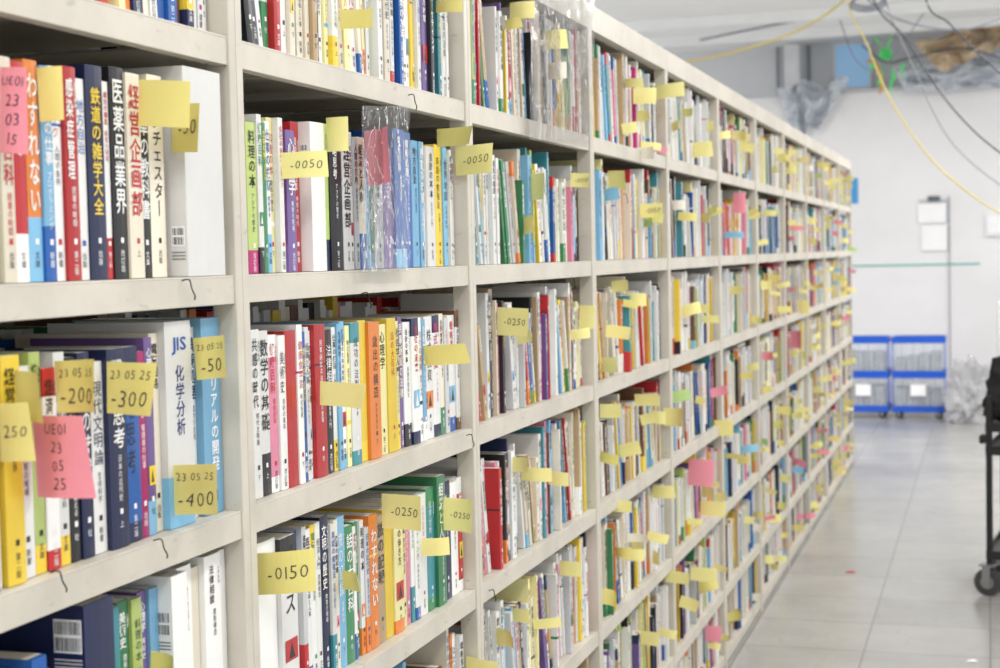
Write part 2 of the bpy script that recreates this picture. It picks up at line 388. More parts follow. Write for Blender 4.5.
def book_geo(b,detail=2,idx=0):
    g=Geo(); t,h,d=b['t'],b['h'],b['d']; rr=random.Random(b['seed'])
    col=b['col']; bl=min(.0015,t*.06)
    e=.0024 if b['hard'] else .0009
    e=min(e,t*.2)
    segs=[0,h]; cols=[col]
    bd=b['band']; st=b['style']
    if bd and bd!='-':
        bc=lin(PAL[bd][0])
        if st<.5: segs=[0,h*rr.uniform(.12,.3),h]; cols=[bc,col]
        elif st<.68: segs=[0,h*.1,h*.86,h]; cols=[bc,col,bc]
        elif st<.84:
            q=rr.uniform(.55,.75); segs=[0,h*q,h*q+.003,h]; cols=[col,bc,col]
        else: segs=[0,h*.3,h*.33,h]; cols=[col,bc,col]
    if detail==2:
        O=[(-d,0),(0,0),(.6*bl,.2*t),(bl,.5*t),(.6*bl,.8*t),(0,t),(-d,t)]
        I=[(-d,e),(-e,e),(-e,.25*t),(-e,.5*t),(-e,.75*t),(-e,t-e),(-d,t-e)]
        for s in range(len(cols)):
            z0,z1=segs[s],segs[s+1]; cc=cols[s]
            for i in range(6):
                a,c=O[i],O[i+1]
                c2=cc if 1<=i<=4 else (cc if b['style']<.8 else col)
                g.add([(a[0],a[1],z0),(c[0],c[1],z0),(c[0],c[1],z1),(a[0],a[1],z1)],c2)
        for i in range(6):
            a,c=I[i],I[i+1]
            g.add([(a[0],a[1],0),(a[0],a[1],h),(c[0],c[1],h),(c[0],c[1],0)],(.8,.8,.78))
            o,p=O[i],O[i+1]
            g.add([(o[0],o[1],h),(p[0],p[1],h),(c[0],c[1],h),(a[0],a[1],h)],cols[-1])
            g.add([(o[0],o[1],0),(a[0],a[1],0),(c[0],c[1],0),(p[0],p[1],0)],cols[0])
        for i in (0,6):
            a,o=I[i],O[i]
            g.add([(o[0],o[1],0),(o[0],o[1],h),(a[0],a[1],h),(a[0],a[1],0)],col)
    else:
        dash=lin(PAL[b['tk']][0]) if (detail==0 and b['title']) else None
        for s in range(len(cols)):
            z0,z1=segs[s],segs[s+1]
            uv=[(idx,z0/h),(idx+.999,z0/h),(idx+.999,z1/h),(idx,z1/h)]
            g.add([(bl,0.001,z0),(bl,t-.001,z0),(bl,t-.001,z1),(bl,0.001,z1)],cols[s],dash,uv if dash else None)
            g.add([(-d,0,z0),(bl,0.001,z0),(bl,0.001,z1),(-d,0,z1)],cols[s])
            g.add([(bl,t-.001,z0),(-d,t,z0),(-d,t,z1),(bl,t-.001,z1)],cols[s])
        pg=lin((228,220,200))
        g.add([(-d,0,h),(0-.003,0,h),(0-.003,t,h),(-d,t,h)],cols[-1])
        g.add([(-d+.002,.001,h+.0003),(-.004,.001,h+.0003),(-.004,t-.001,h+.0003),(-d+.002,t-.001,h+.0003)],pg)
        g.add([(-.003,0,h),(bl,0.001,h),(bl,t-.001,h),(-.003,t,h)],cols[-1])
        g.add([(-d,0,0),(-d,0,h),(-d,t,h),(-d,t,0)],pg)
    if detail>=1:
        x=bl+.0003; tc=lin(PAL[b['tk']][0]); ti=b['title']
        if ti=='JIS':
            htext(g,'JIS',t/2,h*.89,t*.58,x,lin((30,80,170)),1,.022)
            vtext(g,'化学分析',t/2,h*.79,.021,min(.021,t*.8),x,lin((30,40,110)))
            vtext(g,'第二版',t/2,h*.26,.01,.01,x,lin((40,40,60)),0)
        elif ti:
            top=h*(.95 if st<.6 else .9)
            if ti=='リアルの開発':
                vtext(g,ti,t*.55,h*.70,.0195,min(.0195,t*.66),x,lin((250,250,252)),1)
                vtext(g,'出版',t*.55,h*.12,.007,.007,x,lin((15,25,60)),0)
                return g,e
            avail=top-h*.3
            n=len(ti); size=min(avail/n/1.02,t*1.25,.032)*b['ts']; sx=min(size,t*.8)
            off=0; mode=int(b['seed']*7919)%5
            if t>.018 and mode in (0,1) and ti not in KEEP:
                s2=TITLES[int(b['seed']*997)%len(TITLES)]
                sx=min(sx,t*.58); size=min(size,t*.9); off=-t*.12
                vtext(g,s2,t*.82,top-.004,.0055,.0055,x,tc,0)
            if mode==2 and detail==2 and bd!='-':
                pc=lin(PAL[rr.choice('SYOEPRAT')][0]); q0=h*rr.uniform(.24,.3); q1=q0+min(.03,t*1.3)
                g.add([(x-.0001,t*.12,q0),(x-.0001,t*.88,q0),(x-.0001,t*.88,q1),(x-.0001,t*.12,q1)],pc)
                g.add([(x,t*.3,q0+.003),(x,t*.7,q0+.003),(x,t*.5,q1-.003)],lin(PAL[rr.choice('KWNU')][0]))
            vtext(g,ti,t/2+off,top,size,sx,x,tc,1 if st<.6 or ti in KEEP else 0)
            zend=top-size*1.02*n
            if zend>h*.38 and mode!=2:
                s2=TITLES[int(b['seed']*613)%len(TITLES)]
                ss=min(.0085,t*.5)
                if zend-.006-ss*len(s2)>h*.2: vtext(g,s2,t/2,zend-.006,ss,ss,x,tc if st<.6 else lin((60,60,60)) if b['key'] in 'WCGy' else tc,0)
            s3=min(.0085 if t>.014 else .006,t*.6)
            if detail==2 or st<.5:
                lowc=cols[0]; lum=sum(lowc)/3
                vtext(g,b['sub'],t/2,h*.14,s3,s3,x,lin((40,40,45)) if lum>.25 else lin((240,240,240)),0)
                q=min(.003,t*.18)
                g.add([(x,t/2-q,h*.17),(x,t/2+q,h*.17),(x,t/2+q,h*.17+2*q),(x,t/2-q,h*.17+2*q)],tc if lum>.25 else lin((240,240,240)))
    if b['bar']:
        zb,hh,bw=b['bar']
        yy=-.0005; x1=-.003; x0=x1-bw
        z0=zb; z1=z0+hh
        g.add([(x0,yy,z0),(x1,yy,z0),(x1,yy,z1),(x0,yy,z1)],lin((245,245,245)))
        for (zz0,zz1) in ((z0+hh*.56,z1-.002),(z0+.002,z0+hh*.46)):
            xx=x0+.0015
            while xx<x1-.002:
                w=rr.choice([.0005,.0008,.0012]); g.add([(xx,yy*1.6,zz0),(xx+w,yy*1.6,zz0),(xx+w,yy*1.6,zz1),(xx,yy*1.6,zz1)],(.02,.02,.02)); xx+=w+rr.choice([.0006,.001,.0013])
        for q in range(3):
            g.add([(x0,yy,z0-.008-q*.004),(x1,yy,z0-.008-q*.004),(x1,yy,z0-.0065-q*.004),(x0,yy,z0-.0065-q*.004)],lin((120,120,125)) if b['key'] in 'WG' else lin((210,210,215)))
    return g,e

def area(b):
    x=b['x']+b['prot']; Y=b['Y']; z=b['z']
    if Y>posts(10) or Y<.3: return 0
    ps=[proj((x,Y,z)),proj((x,Y+b['t'],z)),proj((x,Y+b['t'],z+b['h'])),proj((x,Y,z+b['h']))]
    if min(p[0] for p in ps)<-150: 
        return 0
    xs=[min(1000,max(0,p[0])) for p in ps]; ys=[min(668,max(0,p[1])) for p in ps]
    return (max(xs)-min(xs))*(max(ys)-min(ys))
for b in books: b['area']=area(b)
order=sorted(books,key=lambda b:-b['area'])
near=order[:300]; rest=order[300:]
ORD=['top','second','third','fourth','fifth','sixth','lowest']
TN={'K':'black','W':'white','R':'red','B':'blue','N':'navy','E':'green','M':'magenta','Y':'yellow','C':'cream','y':'yellow','U':'brown'}
for b in near:
    g,e=book_geo(b,2)
    me=g.mesh('book',material=M_BOOK)
    kind='hardcover' if b['hard'] else 'paperback'; cn=PAL[b['key']][1]; tn=TN.get(b['tk'],'dark')
    if b.get('flat'): lab="%s %s book lying flat on top of other books"%(cn,kind)
    elif b['lean']: lab="%s %s book, %s title, leaning on its neighbour"%(cn,kind,tn)
    elif b['title']: lab="%s %s book with %s title, upright on shelf"%(cn,kind,tn)
    elif b['bar']: lab="%s %s book jutting out, barcode on cover"%(cn,kind)
    else: lab="%s %s book with plain spine, upright on shelf"%(cn,kind)
    root=empty('book',(b['x']+b['prot'],b['Y'],b['z']),label=lab,category='book',group='books on the %s shelf tier'%ORD[b['row']])
    root.rotation_euler=(b['lean'],0,0)
    obj('cover',me,parent=root)
    ins=.003 if b['hard'] else .0006
    t,h,d=b['t'],b['h'],b['d']
    obj('page_block',boxes('page_block',[(-d+.003,-e-.0002,e+.0001,t-e-.0001,ins,h-ins)],M_PAGE),parent=root)
S=Geo()
def push(S,g,M4):
    b=len(S.V)
    for v in g.V:
        S.V.append(tuple(M4@Vector(v)))
    for f in g.F: S.F.append(tuple(b+i for i in f))
    S.C+=g.C; S.D+=g.D; S.U+=g.U
for i,b in enumerate(rest):
    det=1 if (b['Y']<4.0 and b['area']>60) else 0
    g,e=book_geo(b,det,idx=i%900)
    push(S,g,Matrix.Translation((b['x']+b['prot'],b['Y'],b['z']))@Matrix.Rotation(b['lean'],4,'X'))
rb=random.Random(77)
for k in range(-1,10):
    for ri in range(7):
        y=posts(k)+.025
        base=rb.uniform(.21,.24)
        while y<posts(k+1)-.05:
            t=rb.uniform(.015,.032); h=min(.18 if ri==6 else .25,base+rb.uniform(-.012,.02)); kk=rk(rb)
            g=Geo(); c=lin(PAL[kk][0]); dd=.13
            g.box(-dd,0,0,t,0,h,c)
            g.C[-5]=lin((228,220,200))
            push(S,g,Matrix.Translation((-1.13+rb.uniform(-.006,.006),y,ZS[ri]+.0008)))
            y+=t+.001
obj('book_rows',S.mesh('book_rows',material=M_STUFF),label='remaining mixed books packed upright along the steel shelves',category='books',kind='stuff',group='books packed along the steel shelves')

# ------------------------------------------------------------ shelving units
PX0,PX1=-.905,-1.385
DX=PX1-PX0
for k in range(-1,10):
    ya,yb=posts(k),posts(k+1)
    root=empty('shelving_unit',(PX0,ya,0),label='beige painted steel shelving unit packed with books',category='shelving unit',group='row of steel shelving units')
    hgt=2.1; P2=.0182
    for (q0,q1) in ((.0004,P2),(BW-P2,BW-.0004)):
        for front in (1,0):
            bl=[(-.034,0,q0,q1,0,hgt)] if front else [(DX,DX+.034,q0,q1,0,hgt)]
            o=obj('post',boxes('post',bl,M_STEEL),parent=root); bev(o,.0015,2)
    y0,y1=.0186,BW-.0186
    for z in ZS:
        bl=[(DX+.004,-.003,y0,y1,z-.003,z),(-.0055,-.003,y0,y1,z-LIP,z-.003),(-.022,-.0055,y0,y1,z-LIP,z-LIP+.002),
            (DX+.004,DX+.0065,y0,y1,z-LIP,z-.003)]
        for q in (.3,.62):
            bl.append((DX+.01,-.03,BW*q,BW*q+.03,z-.016,z-.003))
        o=obj('shelf_board',boxes('shelf_board',bl,M_STEEL),parent=root); bev(o,.0007,2)
    bl=[(-.006,0.0,y0,y1,2.04,2.1),(DX,-.006,y0,y1,2.096,2.1),(-.03,-.006,y0,y1,2.04,2.043)]
    obj('top_rail',boxes('top_rail',bl,M_STEEL),parent=root)
    obj('kick_plate',boxes('kick_plate',[(-.02,-.016,y0,y1,0,.016)],M_STEEL),parent=root)
    obj('back_panel',boxes('back_panel',[(DX,DX+.003,y0,y1,.02,2.095)],M_BACK),parent=root)

for i,(px,py) in enumerate(((188,284),(412,98),(160,543),(58,575),(470,437),(492,592),(572,280),(625,196),(366,296))):
    p=at(px,py,X=-.902)
    pts=[p+Vector((-.004,-.008,.004)),p+Vector((.004,-.004,.005)),p+Vector((.005,0,-.006)),p+Vector((.006,.005,-.014)),p+Vector((.003,.009,-.019))]
    obj('wire_tie',tube(pts,.0009,6,5).mesh('wire_tie',False,M_DARK),label='thin dark twisted wire tie on the shelf edge',category='wire tie',group='wire ties on the shelf edges')

# ------------------------------------------------------------ sticky notes
NC={'y':(246,237,158),'o':(230,218,130),'p':(248,156,172),'g':(196,228,150),'b':(140,198,228),'w':(243,240,225)}
NL={'y':'pale yellow','o':'olive yellow','p':'pink','g':'light green','b':'light blue','w':'white'}
rh=random.Random(3)
def note_mesh(w,h,lines,colk,bend):
    g=Geo(); c=lin(NC[colk]); n=12
    cur=rh.uniform(-.16,.16)
    def P(u,v):
        s=u/w; return (u-abs(bend)*s*s*w*.12, (bend*s*s*s*1.2+cur*s*(v/h-.5)*s)*w+.05*w*math.sin(s*3.1)*cur*6, v+.03*h*s*s*cur*5)
    for i in range(n):
        for j in range(3):
            u0,u1=w*i/n,w*(i+1)/n; v0,v1=h*j/3,h*(j+1)/3
            g.add([P(u0,v0),P(u1,v0),P(u1,v1),P(u0,v1)],c)
    ink=lin((58,56,70)); nl=len(lines)
    def gw(ch): return .34 if ch==' ' else GL[(ch,2)][2]+.18
    wt=[1.1 if len(s)>5 else (1.5 if nl<3 else 1.2) for s in lines]; W=sum(wt); acc=0
    for li,s in enumerate(lines):
        tot=sum(gw(ch) for ch in s)
        lh=h*.9*wt[li]/W
        size=min(lh*(.66 if nl>1 else .5)/.75,w*(.86 if nl>1 else .72)/tot)
        u=(w-size*tot)*(.5 if nl>1 else .75)
        vc=h*.95-acc-lh/2; acc+=lh
        for ch in s:
            cw=gw(ch)
            if ch==' ': u+=size*cw; continue
            vs,fs,_=GL[(ch,2)]
            u+=size*cw/2
            a0=rh.uniform(-.12,.08); sz=size*rh.uniform(.9,1.08); dz=rh.uniform(-.05,.05)*size; sh=rh.uniform(.05,.18)
            ca,sa=math.cos(a0),math.sin(a0); pts=[]
            for a,b in vs:
                a2=a+sh*b; q=P(u+sz*(a2*ca-b*sa),vc+dz+sz*(a2*sa+b*ca)); pts.append((q[0],q[1]-.0009,q[2]))
            g.addm(pts,fs,ink)
            u+=size*cw/2
    return g.mesh('sticky_note',material=M_NOTE)
def note(P0,w,h,ang,colk,lines,bend=0.0,roll=0.0):
    me=note_mesh(w,h,lines,colk,bend)
    o=obj('sticky_note',me,P0,label='%s paper slip%s jutting from the books'%(NL[colk],' with handwritten digits' if lines else ''),category='sticky note',group='price slips between the books')
    o.rotation_euler=(0,roll,ang); return o
HN=[(0,26,68,153,'p',['UE01','23','03','15']),(138,186,80,126,'o',[]),(172,199,104,152,'o',['-30']),
(0,32,403,462,'o',['250']),(14,50,370,420,'o',[]),(58,103,361,413,'o',['23 05 25','-200']),(107,149,361,413,'o',['23 05 25','-300']),
(38,88,415,497,'p',['UE01','23','05','25']),(197,231,338,380,'o',['23 05 25','-50']),(175,222,465,515,'o',['23 05 25','-400']),(40,62,68,122,'o',[]),
(340,372,10,29,'o',[]),(436,458,1,13,'o',[]),(282,325,153,179,'y',['-0050']),(368,398,131,186,'p',[]),(437,478,129,147,'o',[]),(456,490,147,176,'y',['-0050']),
(327,346,118,152,'y',[]),(320,366,381,405,'y',[]),(425,460,346,366,'o',[]),(257,312,553,595,'o',['-0150']),(382,424,493,528,'y',['-0250']),
(343,372,570,589,'o',[]),(443,475,497,530,'y',['-0250']),(422,448,538,556,'y',[]),(497,528,307,335,'y',['-0250']),(466,495,655,676,'y',[]),(150,180,650,680,'o',[]),
(530,546,174,200,'y',[]),(570,590,173,187,'y',['-0150']),(512,530,457,472,'y',[]),(497,520,628,645,'y',[]),(546,566,31,50,'y',[]),(510,530,3,20,'y',[]),
(608,628,171,190,'y',[]),(640,663,204,218,'y',['-0150']),(655,681,86,100,'y',[]),(692,712,143,158,'y',[]),(633,655,88,104,'y',[]),(636,656,148,160,'w',[]),
(653,673,485,498,'y',[]),(622,642,548,560,'y',[]),(600,622,404,418,'y',[]),(635,660,394,406,'y',[]),(664,686,408,426,'y',[]),(626,646,293,306,'y',[]),
(612,630,281,292,'y',[]),(579,593,305,328,'y',[]),(688,712,458,485,'p',[]),(700,725,500,515,'y',[]),(715,733,420,436,'y',[]),(733,745,193,213,'p',[]),
(724,742,232,238,'b',[]),(790,803,330,348,'p',[]),(798,809,300,314,'y',[]),(705,721,625,641,'p',[]),(640,658,630,644,'y',[]),(665,690,570,582,'y',[]),(690,716,566,580,'y',[]),
(612,632,500,512,'y',[]),(548,566,470,484,'y',[]),(560,580,560,575,'y',[]),(600,616,588,604,'y',[])]
rn=random.Random(5); nn=0
for (x0,x1,y0,y1,ck,ln) in HN:
    Pt=at(x0,y0,X=-.924); Pb=at(x0,y1,X=-.924); h=Pt.z-Pb.z
    ang=rn.uniform(-.4,.05)
    d=Vector((math.cos(ang),math.sin(ang),0))
    a=F*Vector((RM[0][0],RM[1][0],RM[2][0]))+(x1-500)*Vector((RM[0][2],RM[1][2],RM[2][2]))
    w=-(a.dot(Pb-CAM))/(a.dot(d))
    bd_=rn.uniform(-.35,.3)
    if ln and x0<240: bd_*=.4
    note(Pb,min(w,.1),h,ang,ck,ln,bd_,rn.uniform(-.08,.08)); nn+=1
for k in range(1,10):
    for ri in range(7):
        m=rn.choice([3,3,4,5]) if k>1 else rn.choice([1,2])
        for q in range(m):
            if nn>=297: break
            y=rn.uniform(posts(k)+.05,posts(k+1)-.06); z=ZS[ri]+rn.choice([rn.uniform(.0,.17),rn.uniform(.1,.18)])
            if ri==6: z=ZS[ri]+rn.uniform(.02,.12)
            ck=rn.choices('yopgbw',[62,10,9,4,3,6])[0]
            note(Vector((-.922,y,z)),rn.uniform(.035,.065),rn.uniform(.018,.038),rn.uniform(-.6,.3),ck,[],rn.uniform(-.4,.4),rn.uniform(-.3,.3)); nn+=1

# ------------------------------------------------------------ plastic films
def film(name,base,top,tint=(245,248,250),rough=.1,bump=.6,scale=22):
    m=bpy.data.materials.new(name); m.use_nodes=True; nt=m.node_tree; nt.nodes.clear()
    o=nt.nodes.new('ShaderNodeOutputMaterial'); t=nt.nodes.new('ShaderNodeBsdfTransparent')
    df=nt.nodes.new('ShaderNodeBsdfPrincipled'); df.inputs['Base Color'].default_value=lin(tint)+(1,); df.inputs['Roughness'].default_value=rough
    mx=nt.nodes.new('ShaderNodeMixShader'); lw=nt.nodes.new('ShaderNodeLayerWeight'); lw.inputs['Blend'].default_value=.3
    mr=nt.nodes.new('ShaderNodeMapRange'); mr.inputs['To Min'].default_value=base; mr.inputs['To Max'].default_value=top
    n=nt.nodes.new('ShaderNodeTexNoise'); n.inputs['Scale'].default_value=scale; n.inputs['Detail'].default_value=4
    n.inputs['Distortion'].default_value=1.5
    tcc=nt.nodes.new('ShaderNodeTexCoord'); nt.links.new(tcc.outputs['Object'],n.inputs['Vector'])
    bp=nt.nodes.new('ShaderNodeBump'); bp.inputs['Strength'].default_value=bump; bp.inputs['Distance'].default_value=.02
    nt.links.new(n.outputs['Fac'],bp.inputs['Height']); nt.links.new(bp.outputs['Normal'],df.inputs['Normal']); nt.links.new(bp.outputs['Normal'],lw.inputs['Normal'])
    nt.links.new(lw.outputs['Facing'],mr.inputs['Value']); nt.links.new(mr.outputs[0],mx.inputs['Fac'])
    nt.links.new(t.outputs[0],mx.inputs[1]); nt.links.new(df.outputs[0],mx.inputs[2]); nt.links.new(mx.outputs[0],o.inputs['Surface'])
    return m
def clearfilm(name):
    m=bpy.data.materials.new(name); m.use_nodes=True; nt=m.node_tree; nt.nodes.clear(); N=nt.nodes; K=nt.links
    o=N.new('ShaderNodeOutputMaterial'); t=N.new('ShaderNodeBsdfTransparent'); g=N.new('ShaderNodeBsdfGlossy'); g.inputs['Roughness'].default_value=.1
    v=N.new('ShaderNodeTexNoise'); v.inputs['Scale'].default_value=14; v.inputs['Detail'].default_value=4; v.inputs['Distortion'].default_value=2.5
    tcc=N.new('ShaderNodeTexCoord'); mp=N.new('ShaderNodeMapping'); mp.inputs['Scale'].default_value=(1,1.6,.45)
    K.new(tcc.outputs['Object'],mp.inputs[0]); K.new(mp.outputs[0],v.inputs['Vector'])
    bp=N.new('ShaderNodeBump'); bp.inputs['Strength'].default_value=.9; bp.inputs['Distance'].default_value=.02
    K.new(v.outputs['Fac'],bp.inputs['Height']); K.new(bp.outputs['Normal'],g.inputs['Normal'])
    fr=N.new('ShaderNodeFresnel'); fr.inputs['IOR'].default_value=1.42; K.new(bp.outputs['Normal'],fr.inputs['Normal'])
    mr=N.new('ShaderNodeMapRange'); mr.inputs['To Min'].default_value=.02; mr.inputs['To Max'].default_value=.7
    K.new(fr.outputs[0],mr.inputs['Value'])
    mx=N.new('ShaderNodeMixShader'); K.new(mr.outputs[0],mx.inputs['Fac']); K.new(t.outputs[0],mx.inputs[1]); K.new(g.outputs[0],mx.inputs[2])
    df=N.new('ShaderNodeBsdfPrincipled'); df.inputs['Base Color'].default_value=(.97,.98,1,1); df.inputs['Roughness'].default_value=.15
    s=N.new('ShaderNodeMath'); s.operation='SUBTRACT'; s.inputs[1].default_value=.5; K.new(v.outputs['Fac'],s.inputs[0])
    a=N.new('ShaderNodeMath'); a.operation='ABSOLUTE'; K.new(s.outputs[0],a.inputs[0])
    m2=N.new('ShaderNodeMapRange'); m2.inputs['From Min'].default_value=0; m2.inputs['From Max'].default_value=.014; m2.inputs['To Min'].default_value=.85; m2.inputs['To Max'].default_value=.05
    K.new(a.outputs[0],m2.inputs['Value'])
    mx2=N.new('ShaderNodeMixShader'); K.new(m2.outputs[0],mx2.inputs['Fac']); K.new(mx.outputs[0],mx2.inputs[1]); K.new(df.outputs[0],mx2.inputs[2])
    K.new(mx2.outputs[0],o.inputs['Surface']); return m
M_CLEAR=clearfilm('clear_plastic_film')
def sheet(P00,P10,P01,P11,amp,mt,seed,n=26,m=34,fold=0):
    g=Geo(); vs=[];fs=[]
    P00,P10,P01,P11=map(Vector,(P00,P10,P01,P11)); nrm=(P10-P00).cross(P01-P00).normalized()
    for j in range(m+1):
        for i in range(n+1):
            u=i/n;v=j/m
            p=(P00*(1-u)+P10*u)*(1-v)+(P01*(1-u)+P11*u)*v
            q=MN.noise(Vector((u*5+seed,v*4,seed)))*1.0+MN.noise(Vector((u*14,v*9+seed,0)))*.45
            if fold: q+=fold*math.sin(u*14+5*MN.noise(Vector((u*3,v*3,seed))))*.5
            ed=(P01-P00)*.25*MN.noise(Vector((u*4,seed,2)))*(1 if v<.5 else -1)*abs(v-.5)*2
            vs.append(tuple(p+nrm*q*amp+(ed if fold else Vector())))
    for j in range(m):
        for i in range(n):
            a=j*(n+1)+i; fs.append((a,a+1,a+n+2,a+n+1))
    g.addm(vs,fs,(1,1,1)); return g.mesh('sheet',False,mt,not fold)
def wrap(px0,px1,py0,py1,X,seed,mt,amp=.006):
    obj('plastic_wrap',sheet(at(px0,py1,X=X),at(px1,py1,X=X),at(px0,py0,X=X),at(px1,py0,X=X),amp,mt,seed),label='crinkled clear plastic wrap covering book spines',category='plastic wrap',group='plastic wraps on the shelves')
wrap(362,410,106,272,-.894,3,M_CLEAR,.005)
wrap(530,594,-6,140,-.894,9,M_CLEAR,.005)

# ------------------------------------------------------------ room
def struct(name,x0,x1,y0,y1,z0,z1,m,label):
    o=obj(name,boxes(name,[(x0,x1,y0,y1,z0,z1)],m),kind='structure'); o['label']=label; o['category']=label.split()[-1]; return o
M_WALL=mat('painted_wall',(240,239,240),.5,.10,1.1)
M_WALL2=mat('upper_wall_panel',(226,228,231),.6,.12,1.0)
M_CEIL=mat('ceiling_paint',(246,246,245),.8,.06,1.5)
mf=bpy.data.materials.new('vinyl_floor_tiles'); mf.use_nodes=True; nt=mf.node_tree; b=nt.nodes['Principled BSDF']
tc=nt.nodes.new('ShaderNodeTexCoord'); br=nt.nodes.new('ShaderNodeTexBrick')
br.offset=0; br.inputs['Scale'].default_value=1; br.inputs['Brick Width'].default_value=.45; br.inputs['Row Height'].default_value=.45
br.inputs['Mortar Size'].default_value=.004; br.inputs['Mortar Smooth'].default_value=.3
br.inputs['Color1'].default_value=lin((174,173,169))+(1,); br.inputs['Color2'].default_value=lin((166,165,162))+(1,); br.inputs['Mortar'].default_value=lin((138,137,134))+(1,)
nt.links.new(tc.outputs['Object'],br.inputs['Vector'])
def mulnoise(src,scale,lo,hi,f0,f1,det=9,dist=0,sc=(1,1,1)):
    mp=nt.nodes.new('ShaderNodeMapping'); mp.inputs['Scale'].default_value=sc; nt.links.new(tc.outputs['Object'],mp.inputs[0])
    nz=nt.nodes.new('ShaderNodeTexNoise'); nz.inputs['Scale'].default_value=scale; nz.inputs['Detail'].default_value=det; nz.inputs['Roughness'].default_value=.7; nz.inputs['Distortion'].default_value=dist
    nt.links.new(mp.outputs[0],nz.inputs['Vector'])
    mr=nt.nodes.new('ShaderNodeMapRange'); mr.inputs['From Min'].default_value=f0; mr.inputs['From Max'].default_value=f1; mr.inputs['To Min'].default_value=lo; mr.inputs['To Max'].default_value=hi
    nt.links.new(nz.outputs['Fac'],mr.inputs['Value'])
    mx=nt.nodes.new('ShaderNodeMix'); mx.data_type='RGBA'; mx.blend_type='MULTIPLY'; mx.inputs['Factor'].default_value=1
    nt.links.new(src,mx.inputs['A']); nt.links.new(mr.outputs[0],mx.inputs['B']); return mx.outputs['Result'],nz
c1,nz1=mulnoise(br.outputs['Color'],2.2,.86,1.05,.3,.68)
c2,nz2=mulnoise(c1,9,1.0,.82,.60,.70,6,1.5,(2.5,.5,1))
nt.links.new(c2,b.inputs['Base Color'])
mr2=nt.nodes.new('ShaderNodeMapRange'); mr2.inputs['To Min'].default_value=.1; mr2.inputs['To Max'].default_value=.34
nt.links.new(nz1.outputs['Fac'],mr2.inputs['Value']); nt.links.new(mr2.outputs[0],b.inputs['Roughness'])
WY=14.95; UY=15.6
CZ=3.5
struct('floor',-5,5.5,-2,UY,-.1,0,mf,'pale grey worn vinyl tile floor')
struct('ceiling',-5,5.5,-2,UY+.1,CZ,CZ+.08,M_CEIL,'pale painted flat room ceiling')
struct('wall_back',-5,5.5,UY,UY+.1,0,CZ,M_WALL2,'pale grey upper back wall')
pz=at(870,92,Y=WY).z; pxl=at(745,200,Y=WY).x
struct('wall_partition',pxl,5.5,WY,WY+.08,0,pz,M_WALL,'white painted partition wall')
zb=at(760,36,Y=UY-.1).z
struct('trim_1',-5,5.5,UY-.12,UY-.001,zb-.03,zb+.04,mat('beam_grey',(135,138,142),.6,.1),'grey steel beam')
M_BEAM=mat('ceiling_beam',(246,247,247),.6,.05)
struct('trim_5',-5,5.5,13.2,13.3,CZ-.09,CZ-.001,M_BEAM,'white ceiling beam')
struct('trim_6',-5,5.5,14.3,14.4,CZ-.09,CZ-.001,M_BEAM,'white ceiling beam')
xa=at(785,60,Y=UY-.2).x; xb=at(800,60,Y=UY-.2).x
M_COLP=mat('column_paint',(240,242,244),.5,.1); M_COLD=mat('column_web_paint',(165,169,173),.5,.1)
g=Geo(); g.box(xa,xb,UY-.26,UY-.24,0,CZ-.01); g.box((xa+xb)/2-.01,(xa+xb)/2+.01,UY-.24,UY-.16,0,CZ-.01); g.box(xa,xb,UY-.16,UY-.14,0,CZ-.01)
o=obj('trim_2',g.mesh('trim_2',False,M_COLP),kind='structure'); o['label']='vertical pale steel column'; o['category']='column'
for n_,(pxx,rr_) in enumerate(((777,.014),(808,.02))):
    xx=at(pxx,60,Y=UY-.1).x
    o=obj('wall_pipe',cyl((xx,UY-.05,0),(xx,UY-.05,CZ-.005),rr_,10).mesh('wall_pipe',False,M_COLD,True),label='thin grey vertical pipe along the back wall',category='pipe',group='vertical wall pipes')
struct('trim_3',pxl,at(980,266,Y=WY).x,WY-.012,WY-.0005,at(900,265,Y=WY).z-.007,at(900,265,Y=WY).z+.007,mat('teal_line',(110,190,178),.6),'thin teal guide strip')
struct('trim_4',pxl,5.5,WY-.03,WY+.1,pz+.0005,pz+.03,mat('cap_paint',(195,197,201),.5),'partition top cap')
p0=at(836,88,Y=UY-.03); p1=at(869,44,Y=UY-.03)
win=obj('window_1',boxes('window_1',[(p0.x,p1.x,UY-.03,UY-.01,p0.z,p1.z)],mat('window_pane',(168,210,246),.3,emit=(150,200,245),es=.2)),kind='structure'); win['label']='small pale blue window'; win['category']='window'
g=Geo(); w=.025
g.box(p0.x-w,p0.x,UY-.05,UY,p0.z-w,p1.z+w);g.box(p1.x,p1.x+w,UY-.05,UY,p0.z-w,p1.z+w);g.box(p0.x,p1.x,UY-.05,UY,p1.z,p1.z+w);g.box(p0.x,p1.x,UY-.05,UY,p0.z-w,p0.z)
obj('window_frame',g.mesh('window_frame',False,mat('frame_white',(235,238,240),.5)),parent=win)

# ------------------------------------------------------------ things on the wall
def flat(name,px0,px1,py0,py1,Y,th,m,label,cat,**k):
    a=at(px0,py1,Y=Y); b2=at(px1,py0,Y=Y)
    o=obj(name,boxes(name,[(0,b2.x-a.x,-th,0,0,b2.z-a.z)],m),(a.x,Y,a.z),label=label,category=cat,**k); return o
M_PAPER=mat('white_paper',(252,252,253),.7,.03,20)
flat('blue_notice',844,858,178,204,WY,.004,mat('blue_paper',(70,160,220),.6,.1,30),'small blue notice sheet taped on the wall','notice')
root=empty('hanging_file_pocket',at(934,252,Y=WY),label='white paper sheets clipped in a pocket hanging on the wall',category='clipboard')
def child_flat(name,px0,px1,py0,py1,Y,th,m,parent):
    a=at(px0,py1,Y=Y); b2=at(px1,py0,Y=Y); pl=parent.location
    return obj(name,boxes(name,[(a.x-pl.x,b2.x-pl.x,Y-th-pl.y,Y-pl.y,a.z-pl.z,b2.z-pl.z)],m),parent=parent)
